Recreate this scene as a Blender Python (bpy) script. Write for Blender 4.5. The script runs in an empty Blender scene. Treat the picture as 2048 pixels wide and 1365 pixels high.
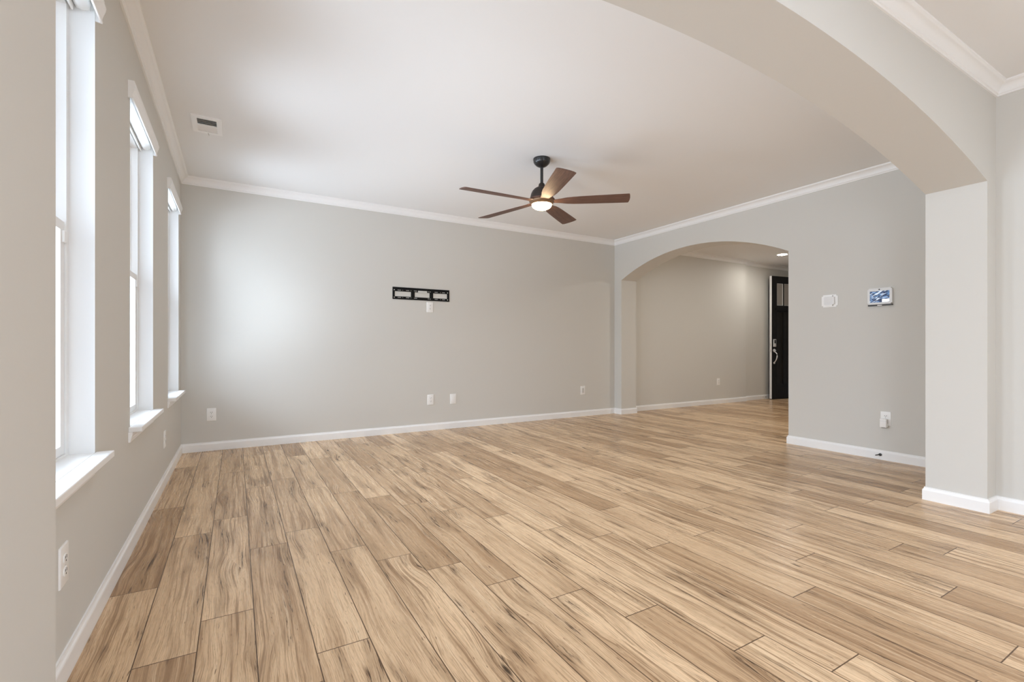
import bpy, bmesh, math, random
from mathutils import Vector, Matrix
random.seed(7)
S = bpy.context.scene
COL = S.collection

# ------------------------------------------------------------------ camera
F_PX, V0, TH, CX, CH = 947.1, 695.53, 0.52781, 0.471, 1.0463
cd = bpy.data.cameras.new('camera')
cam = bpy.data.objects.new('camera', cd)
COL.objects.link(cam)
cam.location = (CX, 0.0, CH)
cam.rotation_euler = (math.pi / 2, 0, -TH)
cd.sensor_fit = 'HORIZONTAL'
cd.sensor_width = 36.0
cd.lens = F_PX / 2048 * 36.0
cd.shift_y = (V0 - 682.5) / 2048
cd.clip_start = 0.02
S.camera = cam

# ------------------------------------------------------------------ view, world, lights
S.view_settings.view_transform = 'Standard'
S.view_settings.look = 'None'
S.view_settings.gamma = 1.0
S.view_settings.use_curve_mapping = False
S.view_settings.exposure = 1.2
S.cycles.use_denoising = True
S.cycles.use_adaptive_sampling = True
S.cycles.adaptive_threshold = 0.02
S.cycles.max_bounces = 14
S.cycles.diffuse_bounces = 10
S.cycles.transparent_max_bounces = 12

SKY, HORIZON, GROUND = 8.4, 4.7, 8.2     # overcast daylight, tree line, pale paving
W = bpy.data.worlds.new('overcast_daylight')
S.world = W
W.use_nodes = True
nt = W.node_tree
bg = nt.nodes['Background']
tc = nt.nodes.new('ShaderNodeTexCoord')
sx = nt.nodes.new('ShaderNodeSeparateXYZ')
ramp = nt.nodes.new('ShaderNodeValToRGB')       # bright paving, darker tree and house line, bright cloud
rs_ = nt.nodes.new('ShaderNodeMapRange')
rs_.inputs['From Min'].default_value = -1.0
rs_.inputs['From Max'].default_value = 1.0
TINT = (0.865, 0.975, 1.155)
mx_ = max(SKY, GROUND) * TINT[2]
stops = [(-0.32, GROUND), (-0.14, HORIZON), (0.12, HORIZON), (0.42, SKY)]
els = ramp.color_ramp.elements
els[0].position, els[1].position = 0.0, 1.0
while len(els) < 4:
    els.new(0.5)
for e, (z, v) in zip(els, stops):
    e.position = (z + 1) / 2
    e.color = (*(v * c / mx_ for c in TINT), 1)
nt.links.new(tc.outputs['Generated'], sx.inputs[0])
nt.links.new(sx.outputs['Z'], rs_.inputs['Value'])
nt.links.new(rs_.outputs[0], ramp.inputs[0])
nt.links.new(ramp.outputs[0], bg.inputs['Color'])


def sky_lobe(d, a, b):                        # invented dimming away from this direction, shapes the daylight
    neg = nt.nodes.new('ShaderNodeVectorMath')
    neg.operation = 'DOT_PRODUCT'
    neg.inputs[1].default_value = d
    nt.links.new(tc.outputs['Generated'], neg.inputs[0])
    mr = nt.nodes.new('ShaderNodeMapRange')
    mr.interpolation_type = 'SMOOTHSTEP'
    mr.inputs['From Min'].default_value = a
    mr.inputs['From Max'].default_value = b
    mr.inputs['To Min'].default_value = SIDE
    nt.links.new(neg.outputs['Value'], mr.inputs['Value'])
    return mr.outputs[0]


SIDE = 0.10
lobes_ = nt.nodes.new('ShaderNodeMath')
lobes_.operation = 'MAXIMUM'
nt.links.new(sky_lobe((-1.0, 0.0, 0.0), 0.55, 0.90), lobes_.inputs[0])
nt.links.new(sky_lobe((0.40, -0.917, 0.0), 0.70, 0.90), lobes_.inputs[1])
str_ = nt.nodes.new('ShaderNodeMath')
str_.operation = 'MULTIPLY'
str_.inputs[1].default_value = mx_
nt.links.new(lobes_.outputs[0], str_.inputs[0])
nt.links.new(str_.outputs[0], bg.inputs['Strength'])


def portal(name, loc, rot, w, h):
    l = bpy.data.lights.new(name, 'AREA')
    l.shape = 'RECTANGLE'
    l.size, l.size_y = w, h
    l.cycles.is_portal = True
    o = bpy.data.objects.new(name, l)
    COL.objects.link(o)
    o.location, o.rotation_euler = loc, rot
    return o


hl = bpy.data.lights.new('foyer_fill_light', 'AREA')      # unseen lamp added to brighten the foyer
hl.shape = 'DISK'
hl.size = 0.15
hl.energy = 11
hl.color = (1.0, 0.96, 0.90)
ho = bpy.data.objects.new('foyer_fill_light', hl)
COL.objects.link(ho)
ho.location = (6.95, 3.55, 2.728)

for lx in (1.3, 3.3):                    # two fill panels added behind the camera, out of view
    kl = bpy.data.lights.new('camera_room_fill', 'AREA')
    kl.shape = 'RECTANGLE'
    kl.size, kl.size_y = 0.6, 1.2
    kl.energy = 11.5
    kl.color = (0.90, 0.98, 1.10)
    ko = bpy.data.objects.new('camera_room_fill', kl)
    COL.objects.link(ko)
    ko.location = (lx, -1.2, 2.725)


# ------------------------------------------------------------------ plan of the house (metres)
H = 2.74
D = 5.691            # living back wall
WX = 5.679           # living right wall
AT = 0.31            # thickness of the arched walls
Y0, Y1 = 1.072, 1.383  # big arch wall
XL, XJ = 0.134, 4.572  # big arch opening
XR = 4.726           # camera room right wall
YR = -3.2            # camera room rear wall
FX = 10.62           # front wall of the foyer
FY = 2.4             # foyer near wall
A0, A1 = 2.944, 5.534  # foyer arch opening along y
STEPX, STEPY = 9.08, 5.74
WIN = [(1.615, 2.395), (3.095, 3.880), (4.675, 5.478)]
WZ0, WZ1 = 0.615, 2.395
SILL = 0.64
LT = 0.17            # left wall thickness

HALF = math.pi / 2
for i, (a, b) in enumerate(WIN):
    portal('window_daylight', (-LT - 0.01, (a + b) / 2, (WZ0 + WZ1) / 2), (0, -HALF, 0), WZ1 - WZ0, b - a)
KW = [(-2.05, -0.85)]       # unseen opening added in the camera room's outer wall for daylight
for a, b in KW:
    portal('window_daylight', (-LT - 0.01, (a + b) / 2, 1.5), (0, -HALF, 0), 1.5, b - a)
RO = (1.6, 2.35, 0.0, 2.05)               # unseen opening added in the rear wall to let daylight in
portal('rear_opening_daylight', ((RO[0] + RO[1]) / 2, YR - 0.16, (RO[2] + RO[3]) / 2), (HALF, 0, 0), RO[1] - RO[0], RO[3] - RO[2])
DO = (4.60, 5.47, 2.50)                 # front door opening
portal('entry_daylight', (FX + 0.17, (DO[0] + DO[1]) / 2, DO[2] / 2), (0, HALF, 0), DO[2], DO[1] - DO[0])


# ------------------------------------------------------------------ materials
def new_mat(name):
    m = bpy.data.materials.new(name)
    m.use_nodes = True
    return m, m.node_tree.nodes, m.node_tree.links, m.node_tree.nodes['Principled BSDF']


def plain(name, col, rough=0.5, metal=0.0, spec=0.5, bump=0.0, scale=300):
    m, n, l, p = new_mat(name)
    p.inputs['Base Color'].default_value = (*col, 1)
    p.inputs['Roughness'].default_value = rough
    p.inputs['Metallic'].default_value = metal
    p.inputs['Specular IOR Level'].default_value = spec
    t = n.new('ShaderNodeTexCoord')
    ns = n.new('ShaderNodeTexNoise')
    ns.inputs['Scale'].default_value = scale
    ns.inputs['Detail'].default_value = 2
    l.new(t.outputs['Object'], ns.inputs['Vector'])
    if bump:
        b = n.new('ShaderNodeBump')
        b.inputs['Strength'].default_value = bump
        b.inputs['Distance'].default_value = 0.001
        l.new(ns.outputs[0], b.inputs['Height'])
        l.new(b.outputs[0], p.inputs['Normal'])
    mr = n.new('ShaderNodeMapRange')
    mr.inputs['To Min'].default_value = max(0, rough - 0.03)
    mr.inputs['To Max'].default_value = min(1, rough + 0.03)
    l.new(ns.outputs[0], mr.inputs['Value'])
    l.new(mr.outputs[0], p.inputs['Roughness'])
    return m


M_WALL = plain('greige_wall_paint', (0.660, 0.648, 0.608), 0.75, spec=0.25, bump=0.12, scale=140)
M_CEIL = plain('ceiling_paint', (0.840, 0.842, 0.835), 0.85, spec=0.2, bump=0.12, scale=120)
M_TRIM = plain('white_trim_paint', (0.90, 0.90, 0.89), 0.35, spec=0.5)
M_REVEAL = plain('pale_reveal', (0.80, 0.80, 0.79), 0.6, spec=0.3)
M_VINYL = plain('white_window_vinyl', (0.85, 0.85, 0.84), 0.35)
M_PLASTIC = plain('white_plastic', (0.90, 0.895, 0.875), 0.3)
M_GREYP = plain('light_grey_plastic', (0.62, 0.62, 0.60), 0.4)
M_SILVER = plain('silver_plastic', (0.76, 0.76, 0.75), 0.35)
M_DARKP = plain('dark_grey_plastic', (0.06, 0.058, 0.055), 0.45)
M_SLOT = plain('dark_slot', (0.02, 0.018, 0.016), 0.6)
M_BLACKM = plain('black_metal', (0.012, 0.012, 0.013), 0.28, metal=0.0, spec=0.6)
M_BRONZE = plain('dark_bronze_metal', (0.030, 0.020, 0.015), 0.45, metal=0.2)
M_RINGM = plain('bronze_ring_metal', (0.20, 0.115, 0.06), 0.4, metal=0.4)
M_MOUNT = plain('black_powder_coat', (0.006, 0.006, 0.006), 0.6, spec=0.2)
M_NICKEL = plain('satin_nickel', (0.80, 0.79, 0.77), 0.38, metal=0.6)
M_FABRIC = plain('white_shade_fabric', (0.80, 0.80, 0.78), 0.85, bump=0.3, scale=900)
M_DUCT = plain('dark_duct', (0.10, 0.098, 0.09), 0.8)


def emit_mat(name, col, st):
    m, n, l, p = new_mat(name)
    p.inputs['Base Color'].default_value = (0.9, 0.9, 0.9, 1)
    p.inputs['Emission Color'].default_value = (*col, 1)
    p.inputs['Emission Strength'].default_value = st
    ns = n.new('ShaderNodeTexNoise')
    ns.inputs['Scale'].default_value = 20
    mr = n.new('ShaderNodeMapRange')
    mr.inputs['To Min'].default_value = 0.35
    mr.inputs['To Max'].default_value = 0.45
    l.new(ns.outputs[0], mr.inputs['Value'])
    l.new(mr.outputs[0], p.inputs['Roughness'])
    return m


M_LAMP = emit_mat('warm_lamp_diffuser', (1.0, 0.72, 0.42), 22)
M_DOWN = emit_mat('downlight_diffuser', (1.0, 0.95, 0.87), 85)


def glass_mat(name, tint=(0.97, 0.985, 0.98)):
    m, n, l, p = new_mat(name)
    n.remove(p)
    out = n['Material Output']
    tr = n.new('ShaderNodeBsdfTransparent')
    tr.inputs[0].default_value = (*tint, 1)
    gl = n.new('ShaderNodeBsdfGlossy')
    gl.inputs['Roughness'].default_value = 0.02
    mx = n.new('ShaderNodeMixShader')
    lw = n.new('ShaderNodeLayerWeight')
    pw = n.new('ShaderNodeMath')
    pw.operation = 'POWER'
    pw.inputs[1].default_value = 5.0
    sc_ = n.new('ShaderNodeMath')
    sc_.operation = 'MULTIPLY_ADD'
    sc_.inputs[1].default_value = 0.6
    sc_.inputs[2].default_value = 0.03
    lw.inputs['Blend'].default_value = 0.5
    l.new(lw.outputs['Facing'], pw.inputs[0])
    l.new(pw.outputs[0], sc_.inputs[0])
    l.new(sc_.outputs[0], mx.inputs[0])
    l.new(tr.outputs[0], mx.inputs[1])
    l.new(gl.outputs[0], mx.inputs[2])
    l.new(mx.outputs[0], out.inputs['Surface'])
    return m


M_GLASS = glass_mat('window_glass')


def wood_mat(name, c_dark, c_light, scale, rough, axis='X', spec=0.5):
    m, n, l, p = new_mat(name)
    t = n.new('ShaderNodeTexCoord')
    mp = n.new('ShaderNodeMapping')
    s = [scale * 14] * 3
    s['XYZ'.index(axis)] = scale
    mp.inputs['Scale'].default_value = s
    ns = n.new('ShaderNodeTexNoise')
    ns.inputs['Scale'].default_value = 3
    ns.inputs['Detail'].default_value = 6
    ns.inputs['Distortion'].default_value = 0.6
    cr = n.new('ShaderNodeValToRGB')
    cr.color_ramp.elements[0].position = 0.32
    cr.color_ramp.elements[0].color = (*c_dark, 1)
    cr.color_ramp.elements[1].position = 0.68
    cr.color_ramp.elements[1].color = (*c_light, 1)
    l.new(t.outputs['Object'], mp.inputs[0])
    l.new(mp.outputs[0], ns.inputs['Vector'])
    l.new(ns.outputs[0], cr.inputs[0])
    l.new(cr.outputs[0], p.inputs['Base Color'])
    p.inputs['Roughness'].default_value = rough
    p.inputs['Specular IOR Level'].default_value = spec
    return m


M_BLADE = wood_mat('walnut_blade_wood', (0.085, 0.042, 0.030), (0.175, 0.092, 0.066), 2.5, 0.5)
M_DOOR = wood_mat('black_stained_door_wood', (0.006, 0.005, 0.005), (0.018, 0.016, 0.014), 3, 0.5, 'Z', 0.12)
M_DOORP = wood_mat('black_stained_panel_wood', (0.008, 0.007, 0.006), (0.026, 0.023, 0.020), 3, 0.5, 'Z', 0.18)
M_LITE = plain('door_glass_reflection', (0.30, 0.275, 0.25), 0.25, bump=0.4, scale=120)  # opaque door glass, grey-brown reflections put into its colour


class G:
    """small helper that chains math nodes"""
    def __init__(s, n, l):
        s.n, s.l = n, l

    def m(s, op, a, b=None, c=None, clamp=False):
        x = s.n.new('ShaderNodeMath')
        x.operation = op
        x.use_clamp = clamp
        for i, v in enumerate((a, b, c)):
            if v is None:
                continue
            if isinstance(v, (int, float)):
                x.inputs[i].default_value = v
            else:
                s.l.new(v, x.inputs[i])
        return x.outputs[0]

    def xyz(s, a, b, c):
        x = s.n.new('ShaderNodeCombineXYZ')
        for i, v in enumerate((a, b, c)):
            if isinstance(v, (int, float)):
                x.inputs[i].default_value = v
            else:
                s.l.new(v, x.inputs[i])
        return x.outputs[0]

    def noise(s, vec, scale=1, detail=2, rough=0.5, dist=0.0):
        x = s.n.new('ShaderNodeTexNoise')
        x.inputs['Scale'].default_value = scale
        x.inputs['Detail'].default_value = detail
        x.inputs['Roughness'].default_value = rough
        x.inputs['Distortion'].default_value = dist
        s.l.new(vec, x.inputs['Vector'])
        return x.outputs[0]

    def rng(s, v, a, b, c=0.0, d=1.0, smooth=True):
        x = s.n.new('ShaderNodeMapRange')
        if smooth:
            x.interpolation_type = 'SMOOTHSTEP'
        x.inputs['From Min'].default_value = a
        x.inputs['From Max'].default_value = b
        x.inputs['To Min'].default_value = c
        x.inputs['To Max'].default_value = d
        s.l.new(v, x.inputs['Value'])
        return x.outputs[0]

    def mix(s, f, a, b, blend='MIX'):
        x = s.n.new('ShaderNodeMix')
        x.data_type = 'RGBA'
        x.blend_type = blend
        for i, v in ((0, f), (6, a), (7, b)):
            if isinstance(v, (int, float)):
                x.inputs[i].default_value = v
            elif isinstance(v, tuple):
                x.inputs[i].default_value = (*v, 1)
            else:
                s.l.new(v, x.inputs[i])
        return x.outputs[2]


PW, PL = 0.1775, 1.22


def floor_mat():
    m, n, l, p = new_mat('oak_look_plank_floor')
    g = G(n, l)
    uv = n.new('ShaderNodeUVMap')
    uv.uv_map = 'plank_uv'
    su = n.new('ShaderNodeSeparateXYZ')
    l.new(uv.outputs[0], su.inputs[0])
    u, v = su.outputs[0], su.outputs[1]
    at = n.new('ShaderNodeAttribute')
    at.attribute_name = 'plank_random'
    sr = n.new('ShaderNodeSeparateXYZ')
    l.new(at.outputs['Vector'], sr.inputs[0])
    r1, r2, r3 = sr.outputs[0], sr.outputs[1], sr.outputs[2]
    off = g.m('MULTIPLY', r1, 37.0)
    off2 = g.m('MULTIPLY', r2, 53.0)
    uo = g.m('ADD', u, off)
    vo = g.m('ADD', v, off2)
    # knots: scattered points that bend the grain around them
    vor = n.new('ShaderNodeTexVoronoi')
    vor.inputs['Scale'].default_value = 1.0
    l.new(g.xyz(g.m('MULTIPLY', uo, 6.2), g.m('MULTIPLY', vo, 1.9), off), vor.inputs['Vector'])
    vsep = n.new('ShaderNodeSeparateXYZ')
    l.new(vor.outputs['Color'], vsep.inputs[0])
    has = g.rng(vsep.outputs[0], 0.50, 0.56)
    dist = vor.outputs['Distance']
    bend = g.m('MULTIPLY', has, g.rng(dist, 0.60, 0.0))
    warp = g.noise(g.xyz(g.m('MULTIPLY', uo, 6.0), g.m('MULTIPLY', vo, 2.0), off), 1, 2)
    wv = g.m('SUBTRACT', warp, 0.5)
    uw = g.m('ADD', g.m('ADD', uo, g.m('MULTIPLY', wv, 0.045)), g.m('MULTIPLY', bend, 0.034))
    # broad colour streaks, narrow streaks, fine fibre
    broad = g.noise(g.xyz(g.m('MULTIPLY', uw, 15.0), g.m('MULTIPLY', vo, 0.7), off2), 1, 3, 0.55)
    streak = g.noise(g.xyz(g.m('MULTIPLY', uw, 85.0), g.m('MULTIPLY', vo, 1.3), off), 1, 3, 0.65)
    fibre = g.noise(g.xyz(g.m('MULTIPLY', uw, 380.0), g.m('MULTIPLY', vo, 7.0), off), 1, 2, 0.6)
    pores = g.noise(g.xyz(g.m('MULTIPLY', uw, 700.0), g.m('MULTIPLY', vo, 28.0), off2), 1, 1, 0.5)
    # flow lines, strong only where the grain bends
    ring = g.m('SINE', g.m('MULTIPLY', uw, 430.0))
    ring2 = g.noise(g.xyz(g.m('MULTIPLY', uw, 130.0), g.m('MULTIPLY', vo, 0.5), off2), 1, 2, 0.5)
    flow = g.m('MULTIPLY', g.rng(bend, 0.05, 0.45), g.m('MAXIMUM', g.m('MULTIPLY', g.rng(ring, 0.4, 1.0), 0.15), g.rng(ring2, 0.52, 0.66)))
    # dark mineral cracks that run with the grain
    cr1 = g.noise(g.xyz(g.m('MULTIPLY', uw, 120.0), g.m('MULTIPLY', vo, 5.0), off2), 1, 4, 0.7)
    carea = g.noise(g.xyz(g.m('MULTIPLY', uw, 16.0), g.m('MULTIPLY', vo, 2.2), g.m('ADD', off2, 5.0)), 1, 1)
    crack = g.m('MULTIPLY', g.rng(cr1, 0.53, 0.64), g.rng(g.m('ADD', carea, g.m('MULTIPLY', bend, 0.12)), 0.555, 0.67))
    shade = g.rng(g.m('ADD', carea, g.m('MULTIPLY', bend, 0.06)), 0.50, 0.68)
    fleck = g.m('MULTIPLY', g.rng(g.noise(g.xyz(g.m('MULTIPLY', uw, 130.0), g.m('MULTIPLY', vo, 16.0), off), 1, 2, 0.6), 0.68, 0.76), 0.8)
    knot = g.m('MULTIPLY', g.rng(g.m('ADD', dist, g.m('MULTIPLY', g.m('SUBTRACT', cr1, 0.5), 0.16)), 0.085, 0.02), has)
    # colours
    LIGHT, MID, TAN, DARK = (0.830, 0.602, 0.380), (0.390, 0.236, 0.122), (0.330, 0.190, 0.095), (0.070, 0.036, 0.018)
    base = g.mix(g.m('POWER', r3, 1.5), LIGHT, MID)
    c = g.mix(g.m('MULTIPLY', g.rng(broad, 0.46, 0.74), 0.62), base, TAN)
    c = g.mix(g.m('MULTIPLY', shade, 0.42), c, (0.30, 0.185, 0.098))
    c = g.mix(g.m('MULTIPLY', g.rng(streak, 0.51, 0.64), g.m('MULTIPLY_ADD', r2, 0.55, 0.20)), c, (0.250, 0.140, 0.068))
    c = g.mix(g.m('MULTIPLY', g.rng(streak, 0.46, 0.30), 0.45), c, (0.86, 0.67, 0.46))
    c = g.mix(g.m('MULTIPLY', g.rng(fibre, 0.50, 0.66), 0.50), c, (0.32, 0.19, 0.10))
    c = g.mix(g.m('MULTIPLY', g.rng(pores, 0.55, 0.70), 0.30), c, (0.20, 0.115, 0.06))
    c = g.mix(g.m('MULTIPLY', flow, 0.50), c, (0.20, 0.11, 0.052))
    c = g.mix(fleck, c, (0.12, 0.065, 0.033))
    c = g.mix(g.m('MULTIPLY', crack, 0.95), c, DARK)
    c = g.mix(g.m('MULTIPLY', knot, 0.95), c, (0.045, 0.024, 0.013))
    # joints between planks
    eu = g.m('MINIMUM', u, g.m('SUBTRACT', PW, u))
    ev = g.m('MINIMUM', v, g.m('SUBTRACT', PL, v))
    joint = g.m('MAXIMUM', g.rng(eu, 0.0024, 0.0013), g.rng(ev, 0.0026, 0.0014))
    c = g.mix(g.m('MULTIPLY', joint, 0.92), c, (0.085, 0.046, 0.024))
    l.new(c, p.inputs['Base Color'])
    p.inputs['Specular IOR Level'].default_value = 0.20
    rg = g.rng(streak, 0.2, 0.8, 0.22, 0.34, False)
    l.new(rg, p.inputs['Roughness'])
    hgt = g.m('SUBTRACT', g.m('MULTIPLY', fibre, 0.12), g.m('ADD', joint, g.m('MULTIPLY', crack, 0.4)))
    b = n.new('ShaderNodeBump')
    b.inputs['Strength'].default_value = 0.35
    b.inputs['Distance'].default_value = 0.0012
    l.new(hgt, b.inputs['Height'])
    l.new(b.outputs[0], p.inputs['Normal'])
    return m


M_FLOOR = floor_mat()


# ------------------------------------------------------------------ mesh helpers
def link(name, bm, mat, parent=None, smooth=None, loc=None):
    bmesh.ops.recalc_face_normals(bm, faces=bm.faces[:])
    me = bpy.data.meshes.new(name)
    bm.to_mesh(me)
    bm.free()
    if isinstance(mat, (list, tuple)):
        for k in mat:
            me.materials.append(k)
    else:
        me.materials.append(mat)
    if smooth is not None:
        for p in me.polygons:
            p.use_smooth = True
        me.set_sharp_from_angle(angle=math.radians(smooth))
    o = bpy.data.objects.new(name, me)
    COL.objects.link(o)
    if parent:
        o.parent = parent
    if loc:
        o.location = loc
    return o


def tag(o, label=None, cat=None, group=None, kind=None):
    if label:
        o['label'] = label
    if cat:
        o['category'] = cat
    if group:
        o['group'] = group
    if kind:
        o['kind'] = kind
    return o


def struct(o, label=None):
    o['kind'] = 'structure'
    if label:
        o['label'] = label
    return o


def empty(name, loc, rz=0.0):
    o = bpy.data.objects.new(name, None)
    o.empty_display_size = 0.05
    COL.objects.link(o)
    o.location = loc
    o.rotation_euler = (0, 0, rz)
    return o


def box(bm, x0, x1, y0, y1, z0, z1, bev=0.0, seg=2, mat=0):
    vs = [bm.verts.new(c) for c in ((x0, y0, z0), (x1, y0, z0), (x1, y1, z0), (x0, y1, z0),
                                    (x0, y0, z1), (x1, y0, z1), (x1, y1, z1), (x0, y1, z1))]
    fs = [bm.faces.new([vs[i] for i in f]) for f in
          ((0, 3, 2, 1), (4, 5, 6, 7), (0, 1, 5, 4), (1, 2, 6, 5), (2, 3, 7, 6), (3, 0, 4, 7))]
    for f in fs:
        f.material_index = mat
    if bev:
        es = list({e for f in fs for e in f.edges})
        r = bmesh.ops.bevel(bm, geom=es, offset=bev, segments=seg, affect='EDGES', profile=0.6)
        for f in r['faces']:
            f.material_index = mat
    return bm


def boxbm(*a, **k):
    return box(bmesh.new(), *a, **k)


def lathe(bm, prof, c=(0, 0, 0), seg=48, axis='Z'):
    """revolve (radius, height) pairs"""
    rings = []
    for r, h in prof:
        if r < 1e-6:
            pts = [(0, 0, h)]
        else:
            pts = [(r * math.cos(2 * math.pi * i / seg), r * math.sin(2 * math.pi * i / seg), h) for i in range(seg)]
        out = []
        for x, y, z in pts:
            if axis == 'X':
                x, y, z = z, x, y
            elif axis == 'Y':
                x, y, z = x, z, y
            out.append(bm.verts.new((x + c[0], y + c[1], z + c[2])))
        rings.append(out)
    for a, b in zip(rings, rings[1:]):
        for i in range(seg):
            j = (i + 1) % seg
            if len(a) == 1 and len(b) == 1:
                continue
            if len(a) == 1:
                bm.faces.new((a[0], b[i], b[j]))
            elif len(b) == 1:
                bm.faces.new((a[i], b[0], a[j]))
            else:
                bm.faces.new((a[i], b[i], b[j], a[j]))
    for rg in (rings[0], rings[-1]):
        if len(rg) > 2:
            bm.faces.new(rg)
    return bm


def tube(bm, pts, r, seg=12):
    """round bar through points"""
    pts = [Vector(p) for p in pts]
    rs = r if isinstance(r, (list, tuple)) else [r] * len(pts)
    rings = []
    up = Vector((0, 0, 1))
    for i, p in enumerate(pts):
        d = (pts[min(i + 1, len(pts) - 1)] - pts[max(i - 1, 0)]).normalized()
        a = d.cross(up)
        if a.length < 1e-3:
            a = d.cross(Vector((1, 0, 0)))
        a.normalize()
        b = d.cross(a)
        rings.append([bm.verts.new(p + rs[i] * (math.cos(t) * a + math.sin(t) * b))
                      for t in (2 * math.pi * k / seg for k in range(seg))])
    for a, b in zip(rings, rings[1:]):
        for i in range(seg):
            j = (i + 1) % seg
            bm.faces.new((a[i], a[j], b[j], b[i]))
    bm.faces.new(rings[0])
    bm.faces.new(rings[-1])
    return bm


def cells(bm, quads, to3, t0, t1):
    """extrude a set of 2-D quads that share corners into one closed solid"""
    key = lambda p: (round(p[0], 5), round(p[1], 5))
    va, vb = {}, {}
    edges = {}
    for q in quads:
        for p in q:
            k = key(p)
            if k not in va:
                va[k] = bm.verts.new(to3(p[0], p[1], t0))
                vb[k] = bm.verts.new(to3(p[0], p[1], t1))
        ks = [key(p) for p in q]
        kk = [k for i, k in enumerate(ks) if k != ks[i - 1]]
        bm.faces.new([va[k] for k in kk])
        bm.faces.new([vb[k] for k in reversed(kk)])
        for i, k in enumerate(kk):
            e = (kk[i - 1], k)
            if (e[1], e[0]) in edges:
                edges.pop((e[1], e[0]))
            else:
                edges[e] = 1
    for a, b in edges:
        bm.faces.new((va[b], va[a], vb[a], vb[b]))
    return bm


def grid_quads(us, vs, hole):
    us, vs = sorted(set(us)), sorted(set(vs))
    out = []
    for u0, u1 in zip(us, us[1:]):
        for v0, v1 in zip(vs, vs[1:]):
            if not hole((u0 + u1) / 2, (v0 + v1) / 2):
                out.append([(u0, v0), (u1, v0), (u1, v1), (u0, v1)])
    return out


def arch_quads(u0, u1, a0, a1, spring, apex, top, n=96):
    """wall elevation u0..u1 with a segmental-arched opening a0..a1"""
    sag = apex - spring
    half = (a1 - a0) / 2
    R = (half * half + sag * sag) / (2 * sag)
    uc, zc = (a0 + a1) / 2, spring + sag - R
    q = []
    za = lambda u: zc + math.sqrt(max(0, R * R - (u - uc) ** 2))
    for k in range(n):
        p, r = a0 + (a1 - a0) * k / n, a0 + (a1 - a0) * (k + 1) / n
        q.append([(p, za(p)), (r, za(r)), (r, top), (p, top)])
    for p, r in ((u0, a0), (a1, u1)):
        if r - p > 1e-4:
            q.append([(p, 0), (r, 0), (r, spring), (p, spring)])
            q.append([(p, spring), (r, spring), (r, top), (p, top)])
    return q


X3 = lambda u, v, t: (u, t, v)      # elevation that runs along x
Y3 = lambda u, v, t: (t, u, v)      # elevation that runs along y

# ------------------------------------------------------------------ floor
ROWOFF = [0.12, 0.73, 0.938, 0.36, 0.512, 0.117, 1.115, 0.90, 0.63, 0.40, 0.145, 1.024, 0.80, 0.549, 1.12, 0.54,
          0.086, 0.808, 0.333, 1.131, 0.967, 0.392, 0.71, 0.332, 0.159, 0.93, 0.327]


def build_floor():
    bm = bmesh.new()
    uvl = bm.loops.layers.uv.new('plank_uv')
    fr = bm.faces.layers.float_vector.new('plank_random')
    x0, x1, y0, y1 = -0.17, 10.95, YR - 0.2, 5.86
    i0, i1 = math.floor(x0 / PW), math.ceil(x1 / PW)
    rr = random.Random(21)
    for i in range(i0, i1):
        off = ROWOFF[i] if 0 <= i < len(ROWOFF) else rr.uniform(0, PL)
        j0 = math.floor((y0 - off) / PL)
        j = j0
        while True:
            a, b = off + j * PL, off + (j + 1) * PL
            j += 1
            if a >= y1:
                break
            xa, xb = max(i * PW, x0), min((i + 1) * PW, x1)
            ya, yb = max(a, y0), min(b, y1)
            if xb - xa < 1e-5 or yb - ya < 1e-5:
                continue
            vs = [bm.verts.new((x, y, 0)) for x, y in ((xa, ya), (xb, ya), (xb, yb), (xa, yb))]
            f = bm.faces.new(vs)
            f[fr] = Vector((rr.random(), rr.random(), min(0.80, max(0, rr.gauss(0.40, 0.33)))))
            for lp in f.loops:
                lp[uvl].uv = (lp.vert.co.x - i * PW, lp.vert.co.y - a)
    # slab body under the planks
    vs = [bm.verts.new(c) for c in ((x0, y0, -0.12), (x1, y0, -0.12), (x1, y1, -0.12), (x0, y1, -0.12),
                                    (x0, y0, -0.001), (x1, y0, -0.001), (x1, y1, -0.001), (x0, y1, -0.001))]
    for f in ((0, 3, 2, 1), (0, 1, 5, 4), (1, 2, 6, 5), (2, 3, 7, 6), (3, 0, 4, 7)):
        bm.faces.new([vs[k] for k in f])
    me = bpy.data.meshes.new('floor')
    bm.to_mesh(me)
    bm.free()
    me.materials.append(M_FLOOR)
    o = bpy.data.objects.new('floor', me)
    COL.objects.link(o)
    return struct(o, 'light oak-look plank floor with knots and dark grain')


build_floor()
bm = boxbm(-0.17, 10.95, YR - 0.2, 5.86, H, H + 0.12)
struct(link('ceiling', bm, M_CEIL), 'plain painted ceiling')

# ------------------------------------------------------------------ walls
hol = [(a, b, WZ0, WZ1) for a, b in WIN] + [(a, b, 0.75, 2.25) for a, b in KW]
us = [YR, 5.85] + [k for h in hol for k in h[:2]]
vs = [0, H] + [k for h in hol for k in h[2:]]
inh = lambda u, v: any(h[0] < u < h[1] and h[2] < v < h[3] for h in hol)
wl = struct(link('wall_left', cells(bmesh.new(), grid_quads(us, vs, inh), Y3, -LT, 0.0), [M_WALL, M_REVEAL]),
            'greige wall with three tall windows')
for p in wl.data.polygons:               # returns inside the window openings, paler than the wall
    if abs(p.normal.x) < 0.5 and YR + 0.1 < p.center.y < 5.8 and 0.1 < p.center.z < H - 0.1:
        p.material_index = 1
struct(link('wall_back', boxbm(0, STEPX, D, 5.85, 0, H), M_WALL), 'long greige wall with the black bracket')
struct(link('wall_foyer_back', boxbm(STEPX, FX, STEPY, 5.85, 0, H), M_WALL), 'recessed wall piece behind the open door')
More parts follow.
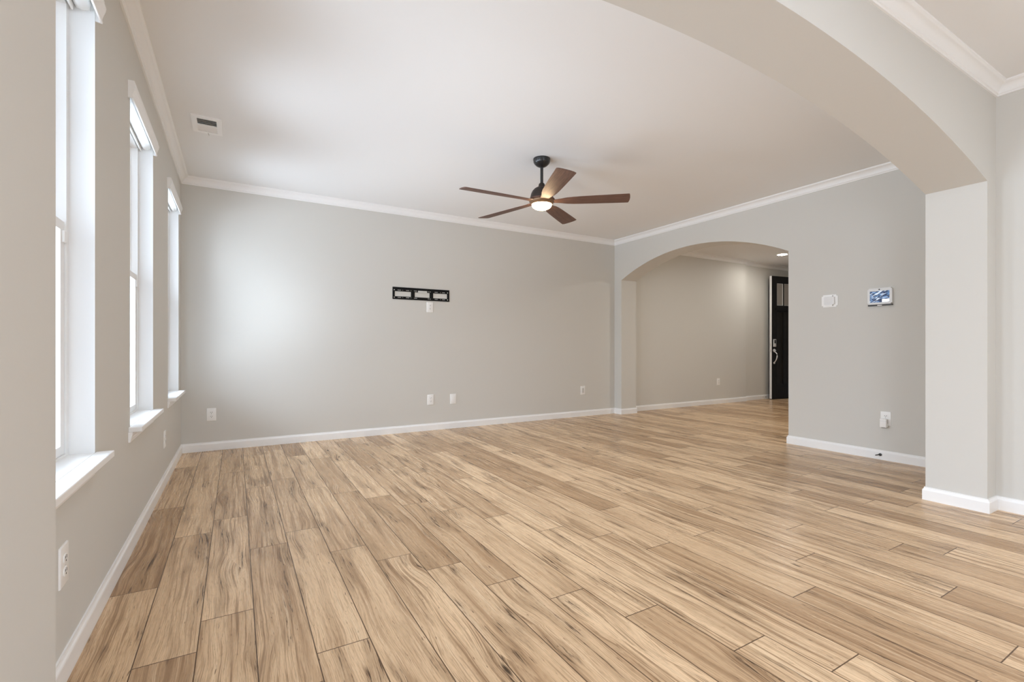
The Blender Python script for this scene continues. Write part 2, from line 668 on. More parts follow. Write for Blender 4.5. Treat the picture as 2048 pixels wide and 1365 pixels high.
struct(link('wall_right', cells(bmesh.new(), arch_quads(Y1, D, A0, A1, 2.10, 2.402, H), Y3, WX, WX + AT), M_WALL),
       'greige wall with the small archway to the hallway')
struct(link('wall_arch', cells(bmesh.new(), arch_quads(0, WX + AT, XL, XJ, 2.10, 2.395, H), X3, Y0, Y1), M_WALL),
       'thick wall with the wide arched opening')
struct(link('wall_near_right', boxbm(XR, XR + 0.12, YR, Y0, 0, H), M_WALL), 'pale wall at the right edge of the view')
inr = lambda u, v: RO[0] < u < RO[1] and v < RO[3]
struct(link('wall_rear', cells(bmesh.new(), grid_quads([0, XR, RO[0], RO[1]], [0, RO[3], H], inr), X3, YR - 0.15, YR), M_WALL))
ind = lambda u, v: DO[0] < u < DO[1] and v < DO[2]
struct(link('wall_front', cells(bmesh.new(), grid_quads([FY, 5.85, DO[0], DO[1]], [0, DO[2], H], ind), Y3, FX, FX + 0.15), M_WALL))
struct(link('wall_foyer_near', boxbm(WX + AT, FX, FY - 0.12, FY, 0, H), M_WALL))


# ------------------------------------------------------------------ baseboards and crown moulding
def run(name, a, b, nrm, prof, m0, m1, mat=M_TRIM, smooth=None, label=None):
    """moulding from a to b on a wall line; nrm points into the room; mitre +1 inside, -1 outside, 0 square"""
    a, b, nv = Vector((*a, 0)), Vector((*b, 0)), Vector((*nrm, 0))
    d = (b - a).normalized()
    bm = bmesh.new()
    A = [bm.verts.new(a + d * (m0 * o) + nv * o + Vector((0, 0, z))) for o, z in prof]
    B = [bm.verts.new(b - d * (m1 * o) + nv * o + Vector((0, 0, z))) for o, z in prof]
    k = len(prof)
    for i in range(k):
        j = (i + 1) % k
        bm.faces.new((A[i], A[j], B[j], B[i]))
    bm.faces.new(A)
    bm.faces.new(list(reversed(B)))
    return struct(link(name, bm, mat, smooth=smooth), label)


BASE = [(0, 0), (0.014, 0), (0.014, 0.066), (0.0125, 0.071), (0.0085, 0.0765), (0.0065, 0.082), (0.006, 0.088), (0, 0.088)]
cp, cdr = 0.065, 0.0735


def crown_prof():
    p = [(0, H - cdr), (0.010, H - cdr), (0.012, H - cdr + 0.004), (0.012, H - cdr + 0.009), (0.016, H - cdr + 0.011)]
    for k in range(0, 9):            # cove that bows towards the corner
        t = k / 8 * HALF
        p.append((0.018 + 0.035 * (1 - math.cos(t)), H - cdr + 0.013 + 0.044 * math.sin(t)))
    p += [(0.056, H - 0.014), (0.059, H - 0.011), (cp - 0.002, H - 0.009), (cp, H - 0.005), (cp, H), (0, H)]
    return p


CROWN = crown_prof()
run('baseboard_left', (0, Y1), (0, D), (1, 0), BASE, 1, 1)
run('baseboard_back', (0, D), (WX, D), (0, -1), BASE, 1, 1)
run('baseboard_archway_stub', (WX, D), (WX, A1), (-1, 0), BASE, 1, -1)
run('baseboard_archway_jamb', (WX, A1), (WX + AT, A1), (0, -1), BASE, -1, -1)
run('baseboard_archway_far', (WX + AT, A1), (WX + AT, D), (1, 0), BASE, -1, 1)
run('baseboard_archway_near_jamb', (WX + AT, A0), (WX, A0), (0, 1), BASE, -1, -1)
run('baseboard_right', (WX, A0), (WX, Y1), (-1, 0), BASE, -1, 1)
run('baseboard_arch_living', (WX, Y1), (XJ, Y1), (0, 1), BASE, 1, -1)
run('baseboard_pier', (XJ, Y1), (XJ, Y0), (-1, 0), BASE, -1, -1)
run('baseboard_pier_face', (XJ, Y0), (XR, Y0), (0, -1), BASE, -1, 1)
run('baseboard_near_right', (XR, Y0), (XR, YR), (-1, 0), BASE, 1, 1)
run('baseboard_pier_left', (XL, Y0), (XL, Y1), (1, 0), BASE, -1, -1)
run('baseboard_pier_left_face', (0, Y0), (XL, Y0), (0, -1), BASE, 1, -1)
run('baseboard_near_left', (0, YR), (0, Y0), (1, 0), BASE, 1, 1)
run('baseboard_foyer', (WX + AT, D), (STEPX, D), (0, -1), BASE, 1, -1)
run('baseboard_foyer_recess', (STEPX, STEPY), (FX, STEPY), (0, -1), BASE, 1, 1)
run('baseboard_foyer_left', (WX + AT, FY), (WX + AT, A0), (1, 0), BASE, 1, -1)
C = dict(prof=CROWN, smooth=35)
run('trim_1', (0, Y1), (0, D), (1, 0), m0=1, m1=1, label='white crown moulding above the windows', **C)
run('trim_2', (0, D), (WX, D), (0, -1), m0=1, m1=1, label='white crown moulding along the long back wall', **C)
run('trim_3', (WX, D), (WX, Y1), (-1, 0), m0=1, m1=1, label='white crown moulding above the small archway', **C)
run('trim_4', (WX, Y1), (0, Y1), (0, 1), m0=1, m1=1, **C)
run('trim_5', (0, Y0), (XR, Y0), (0, -1), m0=1, m1=1, label='white crown moulding above the wide arch', **C)
run('trim_6', (XR, Y0), (XR, YR), (-1, 0), m0=1, m1=1, label='white crown moulding at the right edge', **C)
run('trim_7', (0, YR), (0, Y0), (1, 0), m0=1, m1=1, **C)
run('trim_8', (WX + AT, D), (STEPX, D), (0, -1), m0=1, m1=-1, label='white crown moulding in the hallway', **C)
run('trim_9', (STEPX, STEPY), (FX, STEPY), (0, -1), m0=1, m1=1, **C)
run('trim_10', (FX, STEPY), (FX, FY), (-1, 0), m0=1, m1=1, **C)
# unseen dark enclosure added outside the front door to block daylight
M_LIGHT_BLOCK = plain('dark_light_block', (0.10, 0.075, 0.06), 0.9, bump=0.6, scale=40)
struct(link('ceiling_light_block', boxbm(FX + 0.15, FX + 3.2, 3.9, 5.85, H, H + 0.1), M_LIGHT_BLOCK))
struct(link('wall_light_block', boxbm(FX + 0.15, FX + 3.2, 5.70, 5.85, 0, H), M_LIGHT_BLOCK))
struct(link('wall_light_block_side', boxbm(FX + 0.15, FX + 3.2, 3.9, 4.05, 0, H), M_LIGHT_BLOCK))
struct(link('floor_light_block', boxbm(FX + 0.331, FX + 3.2, 4.05, 5.70, -0.12, -0.02), M_LIGHT_BLOCK))
# casing around the front door opening
bm = bmesh.new()
q = grid_quads([DO[0] - 0.07, DO[0], DO[1], DO[1] + 0.07], [0, DO[2], DO[2] + 0.07], ind)
struct(link('trim_11', cells(bm, q, Y3, FX - 0.015, FX), M_TRIM), 'white door casing')

# ------------------------------------------------------------------ windows
HM = [(0, 2.312), (0.020, 2.312), (0.022, 2.318), (0.019, 2.322), (0.020, 2.332), (0.024, 2.345), (0.030, 2.362),
      (0.032, 2.375), (0.030, 2.385), (0.027, 2.392), (0.027, 2.400), (0, 2.400)]


def prism_y(bm, prof, y0, y1):
    A = [bm.verts.new((x, y0, z)) for x, z in prof]
    B = [bm.verts.new((x, y1, z)) for x, z in prof]
    k = len(prof)
    for i in range(k):
        j = (i + 1) % k
        bm.faces.new((A[i], A[j], B[j], B[i]))
    bm.faces.new(A)
    bm.faces.new(B[::-1])
    return bm


WORD = ['nearest', 'middle', 'farthest']
for i, (a, b) in enumerate(WIN):
    # frame set in the outer half of the opening
    fz0, fz1, fw = SILL, WZ1, 0.030
    q = grid_quads([a, a + fw, b - fw, b], [fz0, fz0 + 0.010, fz1 - 0.065, fz1],
                   lambda u, v: a + fw < u < b - fw and fz0 + 0.010 < v < fz1 - 0.065)
    w = link('window_%d' % (i + 1), cells(bmesh.new(), q, Y3, -LT + 0.015, -0.076), M_VINYL)
    struct(w, 'tall white double-hung window, %s of the three' % WORD[i])
    # parting stop between the two sash tracks
    for ya, yb in ((a + fw, a + fw + 0.012), (b - fw - 0.012, b - fw)):
        link('track', boxbm(-0.116, -0.110, ya, yb, fz0 + 0.01, fz1 - 0.065), M_VINYL, w)

    def sash(name, x0, x1, z0, z1, rt, rb):
        st = 0.042
        ya, yb = a + fw + 0.002, b - fw - 0.002
        q = grid_quads([ya, ya + st, yb - st, yb], [z0, z0 + rb, z1 - rt, z1],
                       lambda u, v: ya + st < u < yb - st and z0 + rb < v < z1 - rt)
        s = link(name, cells(bmesh.new(), q, Y3, x0, x1), M_VINYL, w)
        xm = (x0 + x1) / 2
        link('pane', boxbm(xm - 0.002, xm + 0.002, ya + st, yb - st, z0 + rb, z1 - rt), M_GLASS, s)
        return s
    sash('upper_sash', -0.146, -0.118, 1.478, fz1 - 0.066, 0.035, 0.036)
    lo = sash('lower_sash', -0.108, -0.082, fz0 + 0.011, 1.514, 0.036, 0.034)
    for ya in (a + fw + 0.008, b - fw - 0.030):
        link('tilt_latch', boxbm(-0.082, -0.074, ya, ya + 0.022, 1.435, 1.478, 0.001, 1), M_VINYL, lo)
    bm = bmesh.new()
    box(bm, -0.105, -0.085, (a + b) / 2 - 0.03, (a + b) / 2 + 0.03, 1.514, 1.526, 0.003, 2)
    link('sash_lock', bm, M_VINYL, lo)
    # stool, apron, head moulding
    bm = bmesh.new()
    box(bm, -0.076, 0.0, a, b, WZ0, SILL)
    q0, q1 = a - 0.045, b + 0.018
    box(bm, 0.0, 0.056, q0, q1, WZ0, SILL, 0.004, 3)
    link('stool', bm, M_TRIM, w)
    AP = [(0, WZ0 - 0.052), (0.008, WZ0 - 0.052), (0.010, WZ0 - 0.040), (0.013, WZ0 - 0.032), (0.012, WZ0 - 0.028),
          (0.017, WZ0 - 0.014), (0.017, WZ0), (0, WZ0)]
    link('apron', prism_y(bmesh.new(), AP, q0 + 0.0, q1 - 0.06), M_TRIM, w)
    link('valance', prism_y(bmesh.new(), [(0.014, 2.312)] + HM[1:-1] + [(0.014, 2.400)], a - 0.055, b + 0.012), M_TRIM, w)
    for ya in (a - 0.055, b + 0.005):
        link('valance_return', boxbm(0.0, 0.014, ya, ya + 0.007, 2.312, 2.400), M_TRIM, w)
    link('valance_top', boxbm(0.0, 0.014, a - 0.048, b + 0.005, 2.393, 2.400), M_TRIM, w)
    # rolled-up roller shade inside the head of the opening
    yc = (a + b) / 2
    rs = empty('roller_shade', (-0.034, yc, 2.357))
    tag(rs, 'white roller shade rolled up at the head of the %s window' % WORD[i], 'window shade', 'roller shades of the three windows')
    hw = (b - a) / 2 - 0.012
    link('roller', lathe(bmesh.new(), [(0.0, -hw), (0.024, -hw), (0.0255, -hw + 0.004), (0.0255, hw - 0.004), (0.024, hw), (0.0, hw)],
                         seg=32, axis='Y'), M_FABRIC, rs, smooth=40)
    link('hem_bar', boxbm(-0.0330, -0.0255, -hw, hw, -0.034, -0.010, 0.002, 2), M_FABRIC, rs)
    for s in (-1, 1):
        link('bracket', boxbm(-0.02, 0.02, min(s * hw, s * (hw + 0.0118)), max(s * hw, s * (hw + 0.0118)), -0.015, 0.0378), M_PLASTIC, rs)


# ------------------------------------------------------------------ wall plates; local frame: x across, y into the room, z up
def plate_parts(root, kind):
    w, h, t = 0.082, 0.128, 0.006
    bm = boxbm(-w / 2, w / 2, 0, t, -h / 2, h / 2)
    top = [e for e in bm.edges if all(v.co.y > t - 1e-6 for v in e.verts)]
    bmesh.ops.bevel(bm, geom=top, offset=0.004, segments=3, affect='EDGES', profile=0.5)
    link('cover_plate', bm, M_PLASTIC, root, smooth=50)
    if kind == 'duplex':
        for sz in (-1, 1):
            zc = sz * 0.0205
            bm = bmesh.new()
            pts = []
            for k in range(32):
                t_ = 2 * math.pi * k / 32
                pts.append((0.0175 * math.cos(t_), max(-0.0135, min(0.0135, 0.0175 * math.sin(t_)))))
            A = [bm.verts.new((x, t - 0.001, zc + z)) for x, z in pts]
            B = [bm.verts.new((x * 0.97, t + 0.0025, zc + z * 0.97)) for x, z in pts]
            for k in range(32):
                bm.faces.new((A[k], A[(k + 1) % 32], B[(k + 1) % 32], B[k]))
            bm.faces.new(B)
            r = link('receptacle', bm, M_PLASTIC, root)
            bm = bmesh.new()
            yb, yt = t + 0.0022, t + 0.0031
            box(bm, -0.0085, -0.0055, yb, yt, zc + 0.000, zc + 0.009)
            box(bm, 0.0055, 0.0085, yb, yt, zc + 0.001, zc + 0.008)
            lathe(bm, [(0.0028, yb), (0.0028, yt)], (0, 0, zc - 0.007), 12, 'Y')
            link('slots', bm, M_SLOT, r)
        link('screw', lathe(bmesh.new(), [(0.003, t - 0.0005), (0.003, t + 0.001), (0.0, t + 0.0015)], (0, 0, 0), 12, 'Y'), M_GREYP, root)
    else:
        ins = boxbm(-0.0185, 0.0185, t - 0.001, t + 0.003, -0.0355, 0.0355, 0.0015, 2)
        link('insert', ins, M_GREYP if kind == 'grey' else M_PLASTIC, root)
        for s in (-1, 1):
            link('screw', lathe(bmesh.new(), [(0.003, t - 0.0005), (0.003, t + 0.001), (0.0, t + 0.0015)], (0, 0, s * 0.050), 12, 'Y'), M_GREYP, root)
        if kind == 'grey':
            link('jack', lathe(bmesh.new(), [(0.004, t), (0.004, t + 0.010), (0.0, t + 0.010)], (0, 0, -0.018), 12, 'Y'), M_NICKEL, root)


FACE = {'left': -HALF, 'back': math.pi, 'right': HALF}
OUTLETS = [
    ('wall_outlet', 'duplex', (0, 1.998, 0.362), 'left', 'white duplex outlet low on window wall below the nearest sill', 'outlet'),
    ('wall_outlet', 'duplex', (0, 4.447, 0.348), 'left', 'white duplex outlet edge-on, low on window wall under middle and farthest sills', 'outlet'),
    ('wall_outlet', 'duplex', (0.256, D, 0.365), 'back', 'white duplex outlet low on back wall beside the window corner', 'outlet'),
    ('wall_outlet', 'duplex', (2.588, D, 1.555), 'back', 'white duplex outlet high on back wall right under the black bracket', 'outlet'),
    ('wall_outlet', 'duplex', (2.596, D, 0.386), 'back', 'white duplex outlet low on back wall, left beside the blank plate', 'outlet'),
    ('wall_plate', 'blank', (2.903, D, 0.380), 'back', 'white blank wall plate low on back wall right of an outlet', 'wall plate'),
    ('wall_plate', 'grey', (5.037, D, 0.393), 'back', 'white jack plate with grey centre low on back wall near the small archway', 'wall plate'),
    ('wall_outlet', 'duplex', (8.240, D, 0.408), 'back', 'white duplex outlet low on hallway wall seen through the small archway', 'outlet'),
    ('wall_outlet', 'duplex', (WX, 2.048, 0.388), 'right', 'white duplex outlet on right wall with a plug-in adapter in it', 'outlet'),
]
for nm, kd, loc, side, lab, cat in OUTLETS:
    r = empty(nm, loc, FACE[side])
    tag(r, lab, cat, 'electrical plates on the walls')
    plate_parts(r, kd)

# plug-in adapter in the lower socket of the right wall outlet
t = empty('plug_in_adapter', (WX - 0.0095, 2.052, 0.352), HALF)
tag(t, 'small pale plug-in adapter with dark underside in the right wall outlet', 'plug adapter')
bm = boxbm(-0.026, 0.026, 0.0, 0.042, -0.045, 0.035, 0.005, 3)
link('body', bm, M_PLASTIC, t, smooth=40)
for s in (-1, 1):
    bm = bmesh.new()
    for k in range(4):
        z = -0.005 + k * 0.009
        box(bm, min(s * 0.0258, s * 0.0265), max(s * 0.0258, s * 0.0265), 0.008, 0.018, z, z + 0.004)
    link('vent_slots', bm, M_SLOT, t)
link('seam', boxbm(-0.0262, 0.0262, 0.004, 0.0424, 0.014, 0.0155), M_GREYP, t)
link('port', boxbm(-0.012, 0.016, 0.010, 0.032, -0.050, -0.0452, 0.001, 1), M_DARKP, t)

# cut-off cable stub coming out of the right baseboard
t = empty('cable_stub', (WX - 0.014, 2.086, 0.047), HALF)
tag(t, 'short dark cable stub with round collar poking out of right baseboard', 'cable')
link('collar', lathe(bmesh.new(), [(0.013, 0), (0.013, 0.005), (0.010, 0.007), (0.006, 0.008), (0.0, 0.008)], (0, 0, 0), 24, 'Y'), M_DARKP, t, smooth=40)
link('cable', tube(bmesh.new(), [(0, 0.006, 0), (0.004, 0.018, 0.001), (0.012, 0.030, -0.002), (0.024, 0.040, -0.006)], 0.0042, 10), M_SLOT, t, smooth=50)

# ------------------------------------------------------------------ thermostat and alarm panel on the right wall
t = empty('thermostat', (WX, 2.527, 1.519), HALF)
tag(t, 'white square thermostat on a wider white back plate, right wall', 'thermostat')
bm = boxbm(-0.075, 0.075, 0, 0.006, -0.062, 0.062)
bmesh.ops.bevel(bm, geom=[e for e in bm.edges if abs(e.verts[0].co.y - e.verts[1].co.y) > 0.003], offset=0.014, segments=5, affect='EDGES')
link('back_plate', bm, M_PLASTIC, t, smooth=40)
bm = boxbm(-0.050, 0.050, 0.006, 0.031, -0.052, 0.052)
bmesh.ops.bevel(bm, geom=[e for e in bm.edges if abs(e.verts[0].co.y - e.verts[1].co.y) > 0.003], offset=0.015, segments=5, affect='EDGES')
link('body', bm, M_PLASTIC, t, smooth=40)
bm = boxbm(-0.041, 0.041, 0.031, 0.0325, -0.043, 0.043)
bmesh.ops.bevel(bm, geom=[e for e in bm.edges if abs(e.verts[0].co.y - e.verts[1].co.y) > 0.0005], offset=0.006, segments=4, affect='EDGES')
link('screen', bm, M_SILVER, t)

t = empty('alarm_panel', (WX, 2.088, 1.520), HALF)
tag(t, 'silver-white touch panel with lit blue picture screen, right wall', 'alarm panel')
bm = boxbm(-0.098, 0.098, 0, 0.026, -0.070, 0.082)
bmesh.ops.bevel(bm, geom=[e for e in bm.edges if abs(e.verts[0].co.y - e.verts[1].co.y) > 0.003], offset=0.010, segments=4, affect='EDGES')
link('housing', bm, M_SILVER, t, smooth=40)
link('base_strip', boxbm(-0.096, 0.096, 0, 0.024, -0.084, -0.070, 0.003, 2), M_DARKP, t)  # dark strip along the bottom edge of the panel
link('button', boxbm(-0.018, 0.018, 0.010, 0.027, -0.083, -0.076, 0.001, 1), M_PLASTIC, t)
link('camera_lens', lathe(bmesh.new(), [(0.006, 0.0255), (0.006, 0.0270), (0.0, 0.0272)], (0.002, 0, 0.068), 16, 'Y'), M_SLOT, t)


def screen_mat():
    m, n, l, p = new_mat('blue_picture_screen')
    g = G(n, l)
    tcn = n.new('ShaderNodeTexCoord')
    sp = n.new('ShaderNodeSeparateXYZ')
    l.new(tcn.outputs['Object'], sp.inputs[0])
    x, z = sp.outputs[0], sp.outputs[2]
    n1 = g.noise(g.xyz(g.m('MULTIPLY', x, 34.0), g.m('MULTIPLY', z, 60.0), 3.0), 1, 3, 0.65, 1.2)
    n2 = g.noise(g.xyz(g.m('ADD', g.m('MULTIPLY', x, 40.0), g.m('MULTIPLY', z, 60.0)), g.m('MULTIPLY', z, 22.0), 8.0), 1, 2, 0.5, 0.8)
    c = g.mix(g.rng(n1, 0.47, 0.60), (0.006, 0.02, 0.08), (0.16, 0.33, 0.62))
    c = g.mix(g.rng(n2, 0.52, 0.60), c, (0.85, 0.95, 1.1))
    l.new(c, p.inputs['Emission Color'])
    p.inputs['Emission Strength'].default_value = 0.40
    p.inputs['Base Color'].default_value = (0.02, 0.02, 0.02, 1)
    p.inputs['Roughness'].default_value = 0.15
    return m


sc = link('screen', boxbm(-0.078, 0.078, 0.026, 0.0268, -0.052, 0.054), screen_mat(), t)
M_WHITE_UI = emit_mat('lit_white_tile', (1, 1, 1), 0.40)
# tile in the lower corner and a pale vertical line of the picture
link('white_tile', boxbm(-0.076, -0.020, 0.0268, 0.0270, -0.050, -0.024), M_WHITE_UI, sc)

# ------------------------------------------------------------------ bracket for a television on the back wall
TVX0, TVX1, TVZ0, TVZ1 = 2.111, 2.851, 1.636, 1.784
TW, THh = TVX1 - TVX0, TVZ1 - TVZ0
t = empty('tv_wall_mount', ((TVX0 + TVX1) / 2, D, TVZ0), math.pi)
tag(t, 'black slotted steel television wall bracket with no screen on it', 'tv mount')
holes = [(.037, .311, .24, .66), (.375, .637, .24, .66), (.702, .956, .24, .66)]
for row in ((.735, .785), (.130, .180)):
    for a, b in ((.020, .034), (.082, .142), (.164, .176), (.225, .283), (.303, .317), (.362, .418), (.604, .632), (.638, .660),
                 (.728, .785), (.831, .843), (.864, .918), (.958, .972)):
        holes.append((a, b, *row))
us = [0, 1] + [k for h in holes for k in h[:2]]
vs = [0, 1] + [k for h in holes for k in h[2:]]
q = grid_quads(us, vs, lambda u, v: any(h[0] < u < h[1] and h[2] < v < h[3] for h in holes))
# local x runs against world x because the frame faces the room
bm = cells(bmesh.new(), q, lambda u, v, tt: (TW / 2 - u * TW, tt, v * THh), 0.002, 0.0045)
box(bm, -TW / 2, TW / 2, 0.0, 0.007, THh - 0.004, THh)
box(bm, -TW / 2, TW / 2, 0.0, 0.007, 0.0, 0.004)
link('rail_plate', bm, M_MOUNT, t)
for u in (.0275, .965):
    for v in (.767, .152):
        link('bolt', lathe(bmesh.new(), [(0.006, 0.0), (0.006, 0.006), (0.003, 0.008), (0, 0.008)], (TW / 2 - u * TW, 0, v * THh), 12, 'Y'), M_NICKEL, t)
link('bubble_level', boxbm(TW / 2 - .590 * TW, TW / 2 - .432 * TW, 0.0045, 0.010, .655 * THh, .80 * THh, 0.002, 2), M_GREYP, t)

# ------------------------------------------------------------------ ceiling vent
VX0, VX1, VY0, VY1 = 0.186, 0.381, 4.120, 4.425
vx, vy = (VX0 + VX1) / 2, (VY0 + VY1) / 2
t = empty('ceiling_vent', (vx, vy, H))
tag(t, 'white rectangular ceiling air vent near the windows', 'air vent')
hx, hy = (VX1 - VX0) / 2, (VY1 - VY0) / 2
ix, iy0, iy1 = hx - 0.036, -hy + 0.040, hy - 0.040
q = grid_quads([-hx, -ix, ix, hx], [-hy, iy0, iy1, hy], lambda u, v: abs(u) < ix and iy0 < v < iy1)
bm = cells(bmesh.new(), q, lambda u, v, tt: (u, v, tt), -0.011, 0.0)
bmesh.ops.bevel(bm, geom=[e for e in bm.edges if all(v.co.z < -0.0105 for v in e.verts) and len(e.link_faces) == 2 and
                          abs(e.link_faces[0].normal.dot(e.link_faces[1].normal)) < 0.5], offset=0.003, segments=2, affect='EDGES')
link('frame', bm, M_TRIM, t)
link('duct_opening', boxbm(-ix, ix, iy0, iy1, -0.0012, -0.0002), M_DUCT, t)
nl = 8
for k in range(nl):
    yy = iy0 + (k + 0.5) * (iy1 - iy0) / nl
    near = k < nl / 2
    ang = math.radians(38 if near else -38)
    bm = boxbm(-ix, ix, -0.0065, 0.0065, -0.0005, 0.0005)
    bmesh.ops.rotate(bm, verts=bm.verts[:], cent=(0, 0, 0), matrix=Matrix.Rotation(ang, 3, 'X'))
    bmesh.ops.translate(bm, verts=bm.verts[:], vec=(0, yy, -0.0062))
    link('louver', bm, M_TRIM, t)
link('center_bar', boxbm(-ix, ix, (iy0 + iy1) / 2 - 0.003, (iy0 + iy1) / 2 + 0.003, -0.0105, -0.0012), M_TRIM, t)
link('damper_lever', tube(bmesh.new(), [(0.0, hy - 0.02, -0.010), (0.002, hy - 0.015, -0.020), (0.006, hy - 0.010, -0.026)], 0.0022, 8), M_GREYP, t)

# ------------------------------------------------------------------ ceiling fan
t = empty('ceiling_fan', (2.842, 3.537, H))
tag(t, 'five-blade walnut ceiling fan with black downrod and lit warm lamp', 'ceiling fan')
ZB = 2.348 - H
link('canopy', lathe(bmesh.new(), [(0.0, 0.0), (0.076, 0.0), (0.077, -0.012), (0.074, -0.018), (0.074, -0.030), (0.066, -0.045), (0.048, -0.062),
                                   (0.030, -0.072), (0.018, -0.076), (0.0, -0.076)], seg=48), M_BLACKM, t, smooth=40)
link('downrod', lathe(bmesh.new(), [(0.0, -0.070), (0.0135, -0.070), (0.0135, -0.232), (0.0, -0.232)], seg=24), M_BLACKM, t, smooth=40)
link('motor_housing', lathe(bmesh.new(), [(0.0, -0.218), (0.018, -0.218), (0.026, -0.226), (0.029, -0.240), (0.030, -0.252), (0.045, -0.258), (0.066, -0.270),
                                          (0.084, -0.290), (0.096, -0.315), (0.102, -0.340), (0.104, -0.358), (0.0, -0.358)], seg=48), M_BRONZE, t, smooth=40)
link('blade_hub', lathe(bmesh.new(), [(0.0, -0.358), (0.100, -0.358), (0.114, -0.362), (0.118, -0.368), (0.114, -0.3735), (0.0, -0.3735)], seg=48), M_BLADE, t, smooth=40)


def blade(k):
    bm = bmesh.new()
    pit = math.radians(-10.5)
    stn = [(0.085, 0.085, 0.15), (0.115, 0.080, 0.3), (0.145, 0.082, 0.55), (0.18, 0.092, 0.8), (0.22, 0.112, 0.95), (0.28, 0.127, 1), (0.36, 0.136, 1), (0.50, 0.145, 1),
           (0.64, 0.152, 1), (0.735, 0.156, 1), (0.763, 0.156, 1)]
    n = 8
    top, bot = [], []
    for r, w, f in stn:
        a, th = pit * f, 0.004
        ra, rb = [], []
        for i in range(n + 1):
            s = (i / n - 0.5) * w
            rr = r + (0.010 * (1 - (2 * i / n - 1) ** 2) if r > 0.76 else 0)
            zz = ZB + 0.008 + s * math.sin(a)
            yy = s * math.cos(a)
            e = th * (0.35 if i in (0, n) else 1)
            ra.append(bm.verts.new((rr, yy, zz + e)))
            rb.append(bm.verts.new((rr, yy, zz - e)))
        top.append(ra)
        bot.append(rb)
    m = len(stn)
    for i in range(m - 1):
        for j in range(n):
            bm.faces.new((top[i][j], top[i + 1][j], top[i + 1][j + 1], top[i][j + 1]))
            bm.faces.new((bot[i][j], bot[i][j + 1], bot[i + 1][j + 1], bot[i + 1][j]))
        bm.faces.new((top[i][0], bot[i][0], bot[i + 1][0], top[i + 1][0]))
        bm.faces.new((top[i][n], top[i + 1][n], bot[i + 1][n], bot[i][n]))
    for i in (0, m - 1):
        for j in range(n):
            bm.faces.new((top[i][j], top[i][j + 1], bot[i][j + 1], bot[i][j]))
    return bm


b0 = link('blade', blade(0), M_BLADE, t, smooth=40)
for k in range(5):
    o = b0 if k == 0 else b0.copy()
    if k:
        COL.objects.link(o)
        o.parent = t
    o.rotation_euler = (0, 0, math.radians(-38 + 72 * k))
link('light_ring', lathe(bmesh.new(), [(0.0, -0.374), (0.110, -0.374), (0.113, -0.378), (0.113, -0.385), (0.107, -0.394), (0.098, -0.404), (0.0915, -0.411), (0.0, -0.409)], seg=48),
     M_RINGM, t, smooth=40)
dm = [(0.090, -0.4112)]
for k in range(1, 9):
    a = k / 8 * HALF
    dm.append((0.090 * math.cos(a), -0.4112 - 0.047 * math.sin(a)))
dm[-1] = (0.0, -0.4582)
link('lamp_diffuser', lathe(bmesh.new(), dm, seg=48), M_LAMP, t, smooth=60)

# ------------------------------------------------------------------ hallway: downlight, front door, door stop
def downlight(x, y, label):
    t = empty('recessed_light', (x, y, H))
    tag(t, label, 'ceiling light')
    link('trim_ring', lathe(bmesh.new(), [(0.078, 0.0), (0.098, 0.0), (0.096, -0.006), (0.080, -0.010), (0.076, -0.006)], seg=40), M_TRIM, t, smooth=40)
    link('diffuser', lathe(bmesh.new(), [(0.0, -0.004), (0.077, -0.004), (0.077, -0.008), (0.0, -0.010)], seg=40), M_DOWN, t)


downlight(9.03, 4.95, 'round lit ceiling downlight in the hallway beyond the small archway')
DW, DT, DZ0, DZ1 = 0.860, 0.050, 0.012, 2.490
ex = Vector((9.783, 5.597, 0))
ang = math.radians(-8.2)
door = empty('door_1', ex, ang)          # local x from lock edge to hinge, y towards the wall, z up
struct(door, 'black front door standing open against the hallway wall')
ST = 0.145
ph = (DW - 2 * ST) / 3
ZP = [(0.30, 1.76), (1.90, 2.345)]
holes = []
mu = 0.028
for k in range(3):
    for z0, z1 in ZP:
        holes.append((ST + k * ph + (mu / 2 if k else 0), ST + (k + 1) * ph - (mu / 2 if k < 2 else 0), z0, z1))
us = [0, DW] + [h for q in holes for h in q[:2]]
vs = [DZ0, DZ1] + [h for q in holes for h in q[2:]]
inh2 = lambda u, v: any(h[0] < u < h[1] and h[2] < v < h[3] for h in holes)
link('leaf', cells(bmesh.new(), grid_quads(us, vs, inh2), X3, 0.0, DT), M_DOOR, door)
link('lock_edge', boxbm(-0.002, -0.0001, 0.001, DT - 0.001, DZ0, DZ1), M_TRIM, door)
for h in holes:
    if h[2] > 1.8:
        f = link('lite', boxbm(h[0] + 0.006, h[1] - 0.006, 0.014, 0.022, h[2] + 0.006, h[3] - 0.006), M_LITE, door)
        q = grid_quads([h[0], h[0] + 0.007, h[1] - 0.007, h[1]], [h[2], h[2] + 0.007, h[3] - 0.007, h[3]],
                       lambda u, v, h=h: h[0] + 0.007 < u < h[1] - 0.007 and h[2] + 0.007 < v < h[3] - 0.007)
        link('lite_bead', cells(bmesh.new(), q, X3, 0.004, 0.024), M_GREYP, f)
    else:
        link('panel', boxbm(h[0], h[1], 0.014, 0.034, h[2], h[3]), M_DOORP, door)
link('shelf', boxbm(ST - 0.03, DW - ST + 0.03, -0.022, 0.0, 1.80, 1.845, 0.004, 2), M_DOOR, door)
link('door_sweep', boxbm(0.004, DW - 0.004, 0.006, DT - 0.006, 0.003, DZ0), M_SLOT, door)
bm = boxbm(0.030, 0.098, -0.024, 0.0, 1.060, 1.215, 0.010, 4)
kp = link('keypad_lock', bm, M_NICKEL, door, smooth=40)
link('keypad_face', boxbm(0.042, 0.086, -0.0262, -0.0238, 1.130, 1.200, 0.001, 1), M_SLOT, kp)
bm = bmesh.new()
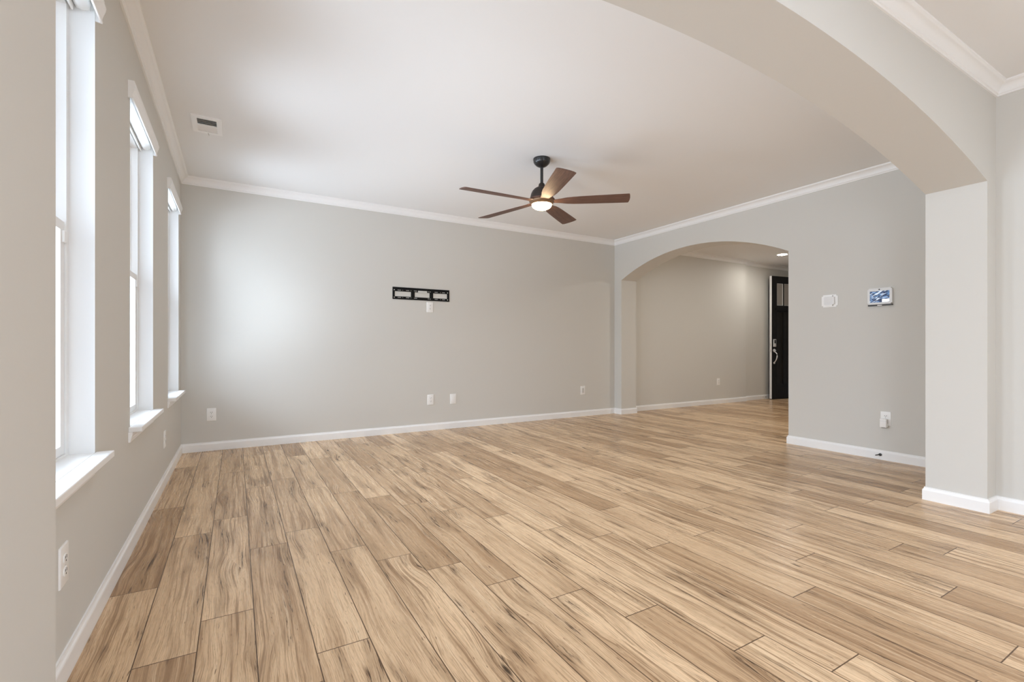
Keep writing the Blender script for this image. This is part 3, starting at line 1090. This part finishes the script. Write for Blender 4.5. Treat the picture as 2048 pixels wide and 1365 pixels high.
lathe(bm, [(0.034, 0.0), (0.034, -0.008), (0.026, -0.014), (0.0, -0.014)], (0.064, 0, 0.985), 28, 'Y')
lathe(bm, [(0.022, 0.0), (0.022, -0.008), (0.016, -0.013), (0.0, -0.013)], (0.064, 0, 0.735), 24, 'Y')
pts = [(0.064, -0.010, 0.965), (0.066, -0.040, 0.945), (0.072, -0.058, 0.915), (0.074, -0.062, 0.880), (0.071, -0.056, 0.835), (0.067, -0.038, 0.785), (0.064, -0.010, 0.745)]
tube(bm, pts, [0.009, 0.009, 0.011, 0.012, 0.011, 0.009, 0.009], 14)
box(bm, 0.050, 0.078, -0.040, -0.012, 0.985, 0.993, 0.003, 2)
link('grip_handle', bm, M_NICKEL, door, smooth=45)
bm = bmesh.new()
box(bm, -0.0032, -0.0018, 0.012, 0.038, 1.075, 1.130)
box(bm, -0.0032, -0.0018, 0.012, 0.038, 0.955, 1.010)
box(bm, -0.010, -0.003, 0.018, 0.032, 0.972, 0.992, 0.002, 1)
link('latch_plates', bm, M_NICKEL, door)
bm = lathe(bmesh.new(), [(0.030, DT), (0.030, DT + 0.006), (0.011, DT + 0.012), (0.011, DT + 0.022), (0.024, DT + 0.028), (0.026, DT + 0.040), (0.018, DT + 0.046), (0.0, DT + 0.046)],
           (0.064, 0, 0.985), 28, 'Y')
link('inside_knob', bm, M_NICKEL, door, smooth=45)
for z in (0.25, 1.25, 2.25):
    link('hinge', tube(bmesh.new(), [(DW + 0.004, DT, z - 0.05), (DW + 0.004, DT, z + 0.05)], 0.006, 10), M_NICKEL, door)

t = empty('door_stop', (9.690, STEPY - 0.014, 0.050), math.pi)
tag(t, 'small spring door stop on the baseboard behind the open black door', 'door stop')
bm = bmesh.new()
pts = []
for k in range(97):
    a = 2 * math.pi * k / 12
    pts.append((0.006 * math.cos(a), 0.004 + 0.052 * k / 96, 0.006 * math.sin(a)))
tube(bm, pts, 0.0016, 6)
link('spring', bm, M_GREYP, t)
link('base', lathe(bmesh.new(), [(0.011, 0), (0.011, 0.005), (0, 0.006)], (0, 0, 0), 16, 'Y'), M_GREYP, t)
link('tip', lathe(bmesh.new(), [(0.007, 0.055), (0.008, 0.060), (0.007, 0.068), (0, 0.069)], (0, 0, 0), 16, 'Y'), M_DARKP, t)
